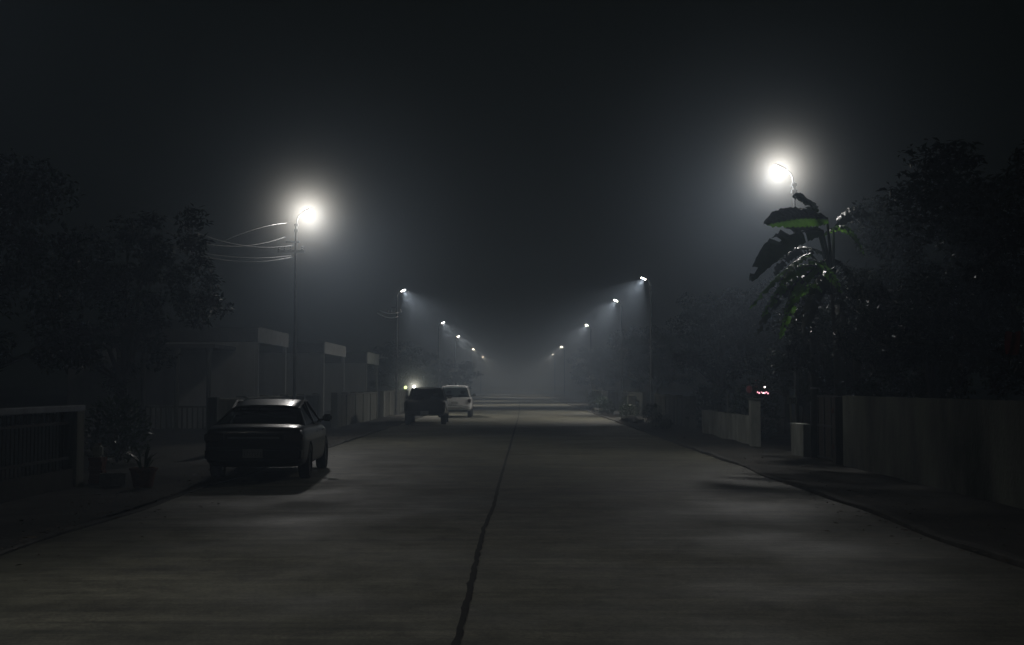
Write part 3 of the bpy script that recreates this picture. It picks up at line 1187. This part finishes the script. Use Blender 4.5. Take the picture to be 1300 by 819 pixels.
for s in (-1, 1):
    x0, x1 = sorted((s * .75, s * .868))
    rbox_part('tail_light', pk, (x0, x1, -.02, .10, .70, .98), M['tail'], .02)
    mirror(pk, s, 3.5, 1.08, .86, M['plastic'])
plate(pk, -.162, .53)
for x in (-.37, .37):
    seat(pk, x, 2.35, 1.02)
rbox_part('tailgate_handle', pk, (-.12, .12, -.022, .01, .90, .96), M['plastic'], .008)

# white estate
sv = thing('white_suv', 'white high roofed vehicle parked ahead of the dark pickup', 'car', (-3.22, 61.2, 0), R(1.0))
st = [(0.0, .80, .52, 1.03, 1.05), (.03, .85, .42, 1.06, 1.07), (.10, .87, .36, 1.065, 1.08), (.6, .885, .32, 1.07, 1.08), (1.5, .885, .3, 1.07, 1.08), (2.6, .885, .3, 1.06, 1.07), (3.3, .885, .3, 1.05, 1.09),
      (3.7, .87, .32, 1.0, 1.07), (4.3, .84, .34, .92, .98), (4.6, .78, .4, .8, .86), (4.72, .68, .48, .7, .74)]
body_mesh(sv, 'body', st, M['paint_white'], (.98, 3.75), .41)
greenhouse(sv, .07, .34, 2.7, 3.5, 1.06, 1.71, .80, .64, M['paint_white'], M['glass_dark'], (1.15, 2.1), crown=.035, slope=.08)
for y in (.98, 3.75):
    for x in (-.77, .77):
        wheel(sv, x, y, .35, .22)
rbox_part('rear_bumper', sv, (-.83, .83, -.10, .06, .42, .60), M['paint_white'], .04)
rbox_part('bumper_step', sv, (-.5, .78, -.14, -.095, .585, .625), M['chrome'], .012)
for s in (-1, 1):
    x0, x1 = sorted((s * .70, s * .845))
    rbox_part('tail_light', sv, (x0, x1, -.025, .08, .78, .98), M['tail'], .02)
    mirror(sv, s, 3.2, 1.08, .86, M['plastic'])
plate(sv, -.012, .76, M['plate'])
rbox_part('undertray', sv, (-.7, .7, .05, .2, .30, .44), M['plastic'], .02)
for x in (-.37, .37):
    seat(sv, x, 2.2, 1.02)


# ------------------------------------------------------------------ houses, carport terrace
def house(Y0, ln, label, front=-10.0, zt=3.93, zb=3.36, deep=7.5, car_l=5.6):
    t = thing('terrace_house', label, 'house', (front, Y0, 0), 0, 'row of single storey houses with carports')
    bm = B()
    # carport: side wall toward us, back wall, slab
    box(bm, -deep, -.22, 0, .16, 0, zb + .0)
    box(bm, -deep, -3.6, car_l + .01, ln, 0, zt - .1)
    box(bm, -5.2, -5.05, .17, car_l, 0, zb - .02)
    finish('wall', bm, M['house'], t)
    bm = B()
    box(bm, -deep - .2, -.065, -.12, car_l + .1, zb + .03, zt - .03)
    # pitched main roof
    v = [bm.verts.new(p) for p in ((-3.2, car_l + .12, zt - .08), (-3.2, ln + .3, zt - .08), (-deep - .4, ln + .3, zt - .08), (-deep - .4, car_l + .12, zt - .08), (-5.4, car_l + 1.6, zt + .75), (-5.4, ln - 1.2, zt + .75))]
    for f in ((0, 1, 5, 4), (2, 3, 4, 5), (3, 0, 4), (1, 2, 5), (0, 3, 2, 1)):
        bm.faces.new([v[i] for i in f])
    finish('roof', bm, M['roof'], t)
    bm = B()
    box(bm, -.06, 0, -.14, car_l + .12, zb - .02, zt)
    finish('fascia', bm, M['fascia'], t)
    for yy in (-.02, car_l - .16):
        bm = B()
        box(bm, -.21, -.07, yy, yy + .18, 0, zb)
        finish('column', bm, M['house'], t)
    for yy in (car_l + 1.2, car_l + 4.0):
        if yy + 1.4 < ln:
            bm = B()
            for a, b_, c, d in ((0, 1.4, .95, 1.02), (0, 1.4, 2.13, 2.2), (0, .07, 1.02, 2.13), (1.33, 1.4, 1.02, 2.13), (.66, .73, 1.02, 2.13)):
                box(bm, -3.6, -3.54, yy + a, yy + b_, c, d)
            f = finish('window', bm, M['fascia'], t)
            bm = B()
            box(bm, -3.598, -3.57, yy + .07, yy + 1.33, 1.02, 2.13)
            finish('pane', bm, M['window'], f)
    bm = B()
    box(bm, -5.05, -5.0, 1.8, 2.7, .02, 2.1)
    d = finish('door', bm, M['plaster_brown'], t)
    bm = B()
    tube(bm, [(-4.97, 1.9, 1.0), (-4.97, 1.9, 1.14)], .015, 6)
    finish('handle', bm, M['chrome'], d)
    return t


h1 = house(46.0, 14.5, 'single storey house with pale carport fascia above the black sedan')
# porch of the first house, toward the camera
bm = B()
box(bm, -4.6, -.9, -3.4, -.13, 3.02, 3.16)
finish('porch_roof', bm, M['roof'], h1)
for x in (-1.15, -2.3, -3.5, -4.4):
    bm = B()
    lathe(bm, [(.13, 0), (.13, .12), (.085, .18), (.08, 1.4), (.09, 2.85), (.13, 2.92), (.13, 3.015)], 12, c=(x, -3.25, 0))
    finish('porch_column', bm, M['plaster_dark'], h1, True)
bm = B()
box(bm, -4.5, -1.0, -3.29, -3.21, .86, .93)
for k in range(18):
    box(bm, -4.4 + k * .19, -4.34 + k * .19, -3.28, -3.22, .1, .86)
finish('porch_railing', bm, M['plaster_dark'], h1)
house(61.7, 15.5, 'dim middle house with carport between two pale fascias', zt=3.95, car_l=7.3)
house(79.3, 15.5, 'foggy house whose pale fascia shows past the lamp pole', zb=3.18, zt=3.92, car_l=6.4)
house(97.5, 15.5, 'faint far house almost hidden by fog and trees')


# ------------------------------------------------------------------ boundary walls
def wall(X, Y0, Y1, h, label, m, th=.16, posts=2.6, pw=.24, cope=True, side=1, mp=None, ph=None, group=None, cat='wall'):
    t = thing('boundary_wall', label, cat, (X, Y0, -.02), 0, group)
    L = Y1 - Y0
    bm = B()
    n = max(2, int(L / .4))
    box(bm, -th / 2, th / 2, 0, L, 0, h - (.0 if not cope else .07))
    finish('panel', bm, m, t)
    if cope:
        bm = B()
        box(bm, -th / 2 - .04, th / 2 + .04, -.01, L + .01, h - .067, h)
        finish('coping', bm, m, t, bevel=.012)
    if posts:
        k = int(L / posts)
        for q in range(k + 1):
            y = q * L / max(k, 1)
            bm = B()
            box(bm, -pw / 2, pw / 2, y - pw / 2, y + pw / 2, 0, (ph or h + .04))
            finish('pillar', bm, mp or m, t, bevel=.015)
    return t


# metal fence with coping, foreground
f = thing('rail_fence', 'dark metal rail fence under a pale grey top slab', 'fence', (-7.2, 4.0, -.02))
L = 15.1
bm = B()
box(bm, -.13, .13, 0, L + .30, 1.26, 1.36)
finish('top_slab', bm, M['coping'], f, bevel=.015)
bm = B()
box(bm, -.09, .09, 0, L - .1, 0, .35)
finish('plinth', bm, M['verge'], f)
bm = B()
box(bm, -.02, .02, 0, L - .1, .5, .54)
box(bm, -.02, .02, 0, L - .1, 1.06, 1.10)
k = 0
y = .1
while y < L - .2:
    tube(bm, [(0, y, .35), (0, y, 1.25)], .011, 5, False)
    if k % 2 == 0:
        pts = [(0, y + .07 + .06 * math.cos(a), 1.175 + .06 * math.sin(a)) for a in [q * math.pi / 4 for q in range(9)]]
        tube(bm, pts, .008, 4, False)
    y += .14
    k += 1
finish('rail_bars', bm, M['darkmetal'], f)
bm = B()
box(bm, -.16, .14, L - .08, L + .24, 0, 1.257)
finish('end_pillar', bm, M['plaster'], f, bevel=.012)

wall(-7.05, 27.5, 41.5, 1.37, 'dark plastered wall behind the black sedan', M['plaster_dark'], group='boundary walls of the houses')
wall(-7.0, 45.5, 58.5, 1.37, 'plastered wall in front of the first house carport', M['plaster'], mp=M['plaster'], group='boundary walls of the houses')
wall(-7.0, 61.5, 73.0, 1.37, 'plastered wall behind the parked pickup', M['plaster'], mp=M['pale'], group='boundary walls of the houses')
wall(-7.0, 84.0, 108.0, 1.37, 'far plastered wall past the gate lamps', M['plaster'], group='boundary walls of the houses')

# gate pillars with lamps
for (px, py, Y, bulbm, e, lb, lb2) in ((515, 492, 75.2, 'bulb_y', 8, 'gate pillar under the yellowish globe lamp', 'small yellowish globe lamp on a gate pillar'),
                                  (526, 491, 81.4, 'bulb', 60, 'gate pillar under the white globe lamp', 'small brilliant white globe lamp on a gate pillar')):
    p = at(px, py, Y)
    t = thing('gate_pillar', lb, 'pillar', (p.x, Y, -.02), 0, 'gate pillars carrying globe lamps')
    bm = B()
    box(bm, -.17, .17, -.17, .17, 0, p.z - .22)
    finish('shaft', bm, M['plaster'], t, bevel=.015)
    bm = B()
    box(bm, -.21, .21, -.21, .21, p.z - .217, p.z - .16)
    finish('cap', bm, M['pale'], t, bevel=.012)
    g = thing('gate_lamp', lb2, 'lamp', (p.x, Y, p.z), 0, 'globe lamps on the gate pillars')
    bm = B()
    lathe(bm, [(.07, -.178), (.07, -.15), (.03, -.14), (.03, -.09)], 12)
    finish('base', bm, M['darkmetal'], g, True)
    bm = B()
    bmesh.ops.create_icosphere(bm, subdivisions=3, radius=.10)
    finish('globe', bm, M[bulbm], g, True)
    lt = bpy.data.lights.new('gate_lamp_light', 'POINT')
    lt.energy = e
    lt.shadow_soft_size = .13
    lt.color = (.9, 1, .8)
    lo = bpy.data.objects.new('gate_lamp_light', lt)
    col.objects.link(lo)
    lo.parent = g

# banana side: long stained wall
wall(6.72, 2.0, 24.2, 1.47, 'long dark stained concrete wall beneath overhanging trees', M['wall_stained'], th=.14, posts=0, cope=False)
gp = thing('gate_post', 'rusty brown gate post at the end of the stained wall', 'post', (6.74, 24.75, -.02))
bm = B()
box(bm, -.13, .13, -.13, .13, 0, 1.45)
finish('shaft', bm, M['plaster_brown'], gp, bevel=.012)
bm = B()
for z in (.35, 1.1):
    box(bm, -.16, -.128, -.06, .06, z, z + .1)
finish('hinge', bm, M['brick'], gp)
g = thing('metal_gate', 'dark solid metal gate between rusty post and pale wall stub', 'gate', (6.8, 24.95, .05))
bm = B()
box(bm, -.015, .015, 0, 1.75, .03, 1.38)
finish('sheet', bm, M['plaster_brown'], g)
bm = B()
for y in (0, .58, 1.16, 1.7):
    box(bm, -.04, -.016, y, y + .05, 0, 1.4)
for z in (0, .7, 1.35):
    box(bm, -.043, -.0165, 0, 1.75, z, z + .045)
finish('gate_frame', bm, M['darkmetal'], g)
bm = B()
box(bm, -.075, -.045, .15, .19, .85, 1.0)
finish('handle', bm, M['galv'], g)
# thick concrete utility pole
up = thing('utility_pole', 'thick dark concrete utility pole beside the pale wall stub', 'pole', (6.80, 27.0, -.02))
bm = B()
tube(bm, [(0, 0, 0), (.0, .05, 2), (-.02, .1, 3.9)], [.10, .092, .08], 10)
finish('shaft', bm, M['concrete_pole'], up, True)
bm = B()
for z in (1.6, 3.2):
    lathe(bm, [(.106, z), (.106, z + .04)], 12)
finish('band', bm, M['galv'], up)
# pale stub
sw = thing('wall_stub', 'short pale wall stub between gate and driveway', 'wall', (6.58, 26.95, -.02))
bm = B()
box(bm, -.08, .10, 0, 1.15, 0, .80)
finish('panel', bm, M['white_wall'], sw, bevel=.012)
# sign post with number plate
sp = thing('sign_post', 'narrow white post carrying a small pale number plate', 'sign', (6.55, 28.25, -.02))
bm = B()
tube(bm, [(0, 0, 0), (-.03, 0, 1.36)], .022, 8)
finish('post', bm, M['pale'], sp)
bm = B()
box(bm, -.11, .12, -.035, -.024, 1.24, 1.41)
pl = finish('sign_plate', bm, M['sign'], sp, bevel=.004)
bm = B()
# "70" in strokes
for (a, b_, c, d) in ((-.07, .0, 1.36, 1.375), (-.015, .0, 1.27, 1.36), (.02, .09, 1.36, 1.375), (.02, .09, 1.27, 1.285), (.02, .034, 1.285, 1.36), (.076, .09, 1.285, 1.36)):
    box(bm, a, b_, -.040, -.0365, c, d)
finish('digits', bm, M['sign_ink'], pl)
# grey driveway pillar
dp = thing('driveway_pillar', 'grey square pillar at the end of the low whitewashed wall', 'pillar', (6.42, 32.0, -.02))
bm = B()
box(bm, -.13, .13, -.15, .15, 0, 1.28)
finish('shaft', bm, M['white_wall'], dp, bevel=.012)
bm = B()
box(bm, -.15, .15, -.17, .17, 1.283, 1.34)
finish('cap', bm, M['plaster'], dp, bevel=.01)
wall(6.47, 32.2, 41.0, .84, 'low whitewashed wall with dirty foot beside the driveway', M['white_wall'], th=.14, posts=0, cope=False)
fp = thing('fence_post', 'thin upright post standing on the low whitewashed wall', 'post', (6.47, 36.4, .82))
bm = B()
tube(bm, [(0, 0, 0), (0, 0, .62)], .022, 8)
tube(bm, [(0, 0, .62), (0, 0, .66)], .03, 8)
finish('post', bm, M['galv'], fp, True)
# fairy lights string with lantern hung behind pillar
x = at(968, 497, 33.5)
bm = B()
fl = thing('string_light', 'string of tiny pink and white lights above the driveway', 'fairy lights', (x.x, 33.5, x.z))
cord = [(-.32, 0, .1), (-.15, 0, .02), (0, 0, -.02), (.12, 0, -.03), (.25, 0, .02), (.40, 0, .16)]
tube(bm, cord, .006, 5)
finish('cord', bm, M['darkmetal'], fl)
rnd = random.Random(3)
for (px, py, mm, r) in ((961, 498, 'pink', .018), (963, 499, 'pink', .022), (966, 498, 'pink', .016), (968, 499, 'whiteled', .016), (970, 499, 'pink', .024), (972, 498, 'pink', .02), (974, 499.5, 'pink', .022), (970, 491.5, 'whiteled', .024), (958.5, 483.5, 'pink', .010), (959.5, 491, 'redglow', .02)):
    p = at(px, py, 33.5) - x
    bm = B()
    bmesh.ops.create_icosphere(bm, subdivisions=2, radius=r)
    o = finish('bulb', bm, M[mm], fl, True)
    o.location = p
ln_ = thing('paper_lantern', 'dim red paper lantern above the driveway pillar', 'lantern', at(950.5, 494.5, 33.2))
bm = B()
lathe(bm, [(.03, -.10), (.05, -.09), (.075, -.05), (.085, 0), (.075, .05), (.05, .09), (.03, .10)], 14)
finish('shade', bm, M['redglow'], ln_, True)
bm = B()
tube(bm, [(0, 0, .10), (.02, 0, .3)], .006, 5)
lathe(bm, [(.02, -.15), (.012, -.10)], 8)
finish('cord', bm, M['darkmetal'], ln_)
# hanging wire both are tied to
bm = B()
tube(bm, [(6.42, 32.05, 1.34), (6.45, 33.2, 1.88), (6.9, 33.6, 1.75), (7.6, 34, 1.9)], .007, 5)
tag(finish('support_wire', bm, M['darkmetal']), 'thin dark wire holding the lantern and pink lights', 'wire')

# further along the banana side
wm = thing('marker_post', 'white square marker post standing on the verge', 'post', (5.80, 60, -.02))
bm = B()
box(bm, -.18, .18, -.18, .18, 0, 1.12)
finish('shaft', bm, M['pale'], wm, bevel=.02)
bm = B()
box(bm, -.21, .21, -.21, .21, 1.123, 1.2)
finish('cap', bm, M['plaster'], wm, bevel=.012)
bo = thing('bollard', 'small pale concrete bollard at the kerb', 'bollard', (5.75, 48.6, -.02))
bm = B()
lathe(bm, [(.12, 0), (.10, .05), (.085, .38), (.06, .43), (.0001, .45)], 14)
finish('shaft', bm, M['cement'], bo, True)
for px, lb in ((745, 'pale slim gate pillar, road side one of the pair'), (750.5, 'pale slim gate pillar, wall side one of the pair')):
    t = thing('slim_pillar', lb, 'pillar', ((px - VX) * 110 / FP, 110 if px < 748 else 108, -.02), 0, 'pair of pale slim gate pillars')
    bm = B()
    box(bm, -.11, .11, -.12, .12, 0, 1.2)
    finish('shaft', bm, M['pale'], t)
    bm = B()
    box(bm, -.14, .14, -.15, .15, 1.203, 1.27)
    finish('cap', bm, M['pale'], t)
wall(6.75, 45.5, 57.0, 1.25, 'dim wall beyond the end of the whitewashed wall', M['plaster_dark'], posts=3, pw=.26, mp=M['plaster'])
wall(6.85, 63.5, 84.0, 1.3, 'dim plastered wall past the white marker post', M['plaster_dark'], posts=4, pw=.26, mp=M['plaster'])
wall(6.9, 88.0, 107.0, 1.3, 'far dim wall running up to the slim gate pillars', M['plaster'], posts=4, pw=.26)


# piles of soil and rubble at the kerb
def mound(X, Y, rx, ry, h, seed, label, m):
    bm = B()
    bmesh.ops.create_icosphere(bm, subdivisions=4, radius=1)
    for v in bm.verts:
        n_ = noise.fractal(v.co * 1.7 + Vector((seed, 0, 0)), 1, 2, 5)
        k = 1 + .35 * n_
        v.co = Vector((v.co.x * rx * k, v.co.y * ry * k, max(-.05, v.co.z * h * k)))
    o = finish('soil_mound', bm, m, smooth=True)
    o.location = (X, Y, .0)
    return tag(o, label, 'soil mound', 'soil mounds along the kerb')


mound(5.2, 53.5, .55, .9, .28, 1, 'dark soil mound between the bollard and the marker post', M['ground'])
mound(5.1, 72.0, .6, 1.4, .3, 2, 'soil mound at the kerb near the third lamp', M['ground'])
mound(5.35, 83.0, .5, 1.6, .34, 3, 'pale topped soil mound before the far dim wall', M['verge'])

rnd = random.Random(77)
v, fcs = [], []
for i in range(3500):
    side = rnd.choice((-1, 1))
    e = edge_r if side > 0 else edge_l
    y = 7 + 75 * rnd.random() ** 1.5
    x = e(y) + side * (-.18 + abs(rnd.gauss(0, .6))) * rnd.choice((1, 1, 1, -.8))
    z = .022 if abs(x) < 4.7 else .095
    a = rnd.uniform(0, 6.28)
    l_ = rnd.uniform(.02, .05)
    b0 = len(v)
    v += [(x + l_ * math.cos(a + q * 1.57) * (1 if q % 2 else .5), y + l_ * math.sin(a + q * 1.57) * (1 if q % 2 else .5), z + rnd.uniform(0, .02)) for q in range(4)]
    fcs.append((b0, b0 + 1, b0 + 2, b0 + 3))
me = bpy.data.meshes.new('fallen_leaves')
me.from_pydata(v, [], fcs)
me.materials.append(mat('dry_leaf', (.03, .022, .012), (.11, .08, .045), .7, 5))
o = bpy.data.objects.new('fallen_leaves', me)
col.objects.link(o)
tag(o, 'dry fallen leaves scattered along both road edges', 'leaves', kind='stuff')

# ------------------------------------------------------------------ things at the driveway by the fence
pot = thing('plant_pot', 'terracotta pot with a small spiky plant by the driveway', 'plant pot', (-5.95, 18.9, .04))
bm = B()
lathe(bm, [(.14, 0), (.15, .02), (.20, .26), (.22, .27), (.225, .31), (.19, .31), (.18, .25), (.0001, .25)], 22)
finish('pot', bm, M['terracotta'], pot, True)
rnd = random.Random(8)
bm = B()
for k in range(16):
    a = rnd.uniform(0, 6.28)
    ln2 = rnd.uniform(.18, .42)
    o_ = rnd.uniform(.1, .3)
    p0 = Vector((.04 * math.cos(a), .04 * math.sin(a), .25))
    p1 = p0 + Vector((o_ * .4 * math.cos(a), o_ * .4 * math.sin(a), ln2 * .7))
    p2 = p0 + Vector((o_ * math.cos(a), o_ * math.sin(a), ln2))
    s = Vector((-math.sin(a), math.cos(a), 0)) * .022
    v = [bm.verts.new(p) for p in (p0 - s * .5, p0 + s * .5, p1 + s, p1 - s, p2)]
    bm.faces.new((v[0], v[1], v[2], v[3]))
    bm.faces.new((v[3], v[2], v[4]))
finish('leaves', bm, M['leaf_b'], pot)
bs = thing('brick_stack', 'low stack of red bricks leaning at the fence end pillar', 'bricks', (-6.98, 19.75, .0))
bm = B()
for k in range(6):
    for j in range(2):
        d = rnd.uniform(-.012, .012)
        box(bm, -.11 + d, .11 + d, -.11 + j * .115 + d, -.005 + j * .115 + d, .035 + k * .072, .035 + k * .072 + .068)
finish('bricks', bm, M['brick'], bs, bevel=.005)
cn = thing('plastic_can', 'pale plastic can standing on the brick stack', 'can', (-6.98, 19.75, .468))
bm = B()
box(bm, -.08, .08, -.07, .07, 0, .20)
bmesh.ops.bevel(bm, geom=bm.edges[:], offset=.03, segments=3, affect='EDGES')
finish('can_body', bm, M['can'], cn, True)
bm = B()
lathe(bm, [(.022, .198), (.022, .235), (.0001, .235)], 12, c=(.03, 0, 0))
finish('lid', bm, M['terracotta'], cn, True)
bm = B()
tube(bm, [(-.05, 0, .195), (-.05, 0, .225), (-.01, 0, .225), (0, 0, .195)], .008, 6)
finish('handle', bm, M['can'], cn)
cb_ = thing('cement_block', 'pale hollow cement block lying beside the brick stack', 'block', (-6.62, 19.45, .03), R(12))
bm = B()
box(bm, -.20, .20, -.10, -.07, 0, .19)
box(bm, -.20, .20, .07, .10, 0, .19)
for x0 in (-.20, -.015, .17):
    box(bm, x0, x0 + .03, -.069, .069, .001, .189)
finish('block', bm, M['cement'], cb_)

# red cloth in the dark trees
rc = at(1285, 436, 14.5)
bm = B()
g = []
for j in range(9):
    row = []
    for i in range(9):
        row.append(bm.verts.new((-.09 + i * .022, .03 * math.sin(i * 1.3 + j * .4), .14 - j * .035 + .01 * math.sin(i))))
    g.append(row)
for j in range(8):
    for i in range(8):
        bm.faces.new((g[j][i], g[j][i + 1], g[j + 1][i + 1], g[j + 1][i]))
o = finish('hanging_cloth', bm, M['red_cloth'], smooth=True)
o.location = rc - Vector((0, 3.2 if False else 0, 0))
tag(o, 'dull red cloth hanging in the dark tree over the wall', 'cloth')

# ------------------------------------------------------------------ render
cy = sc.cycles
cy.use_denoising = True
cy.volume_bounces = 1
cy.max_bounces = 6
cy.diffuse_bounces = 2
cy.glossy_bounces = 3
cy.transmission_bounces = 3
cy.transparent_max_bounces = 8
cy.sample_clamp_indirect = 2
cy.caustics_reflective = False
cy.caustics_refractive = False
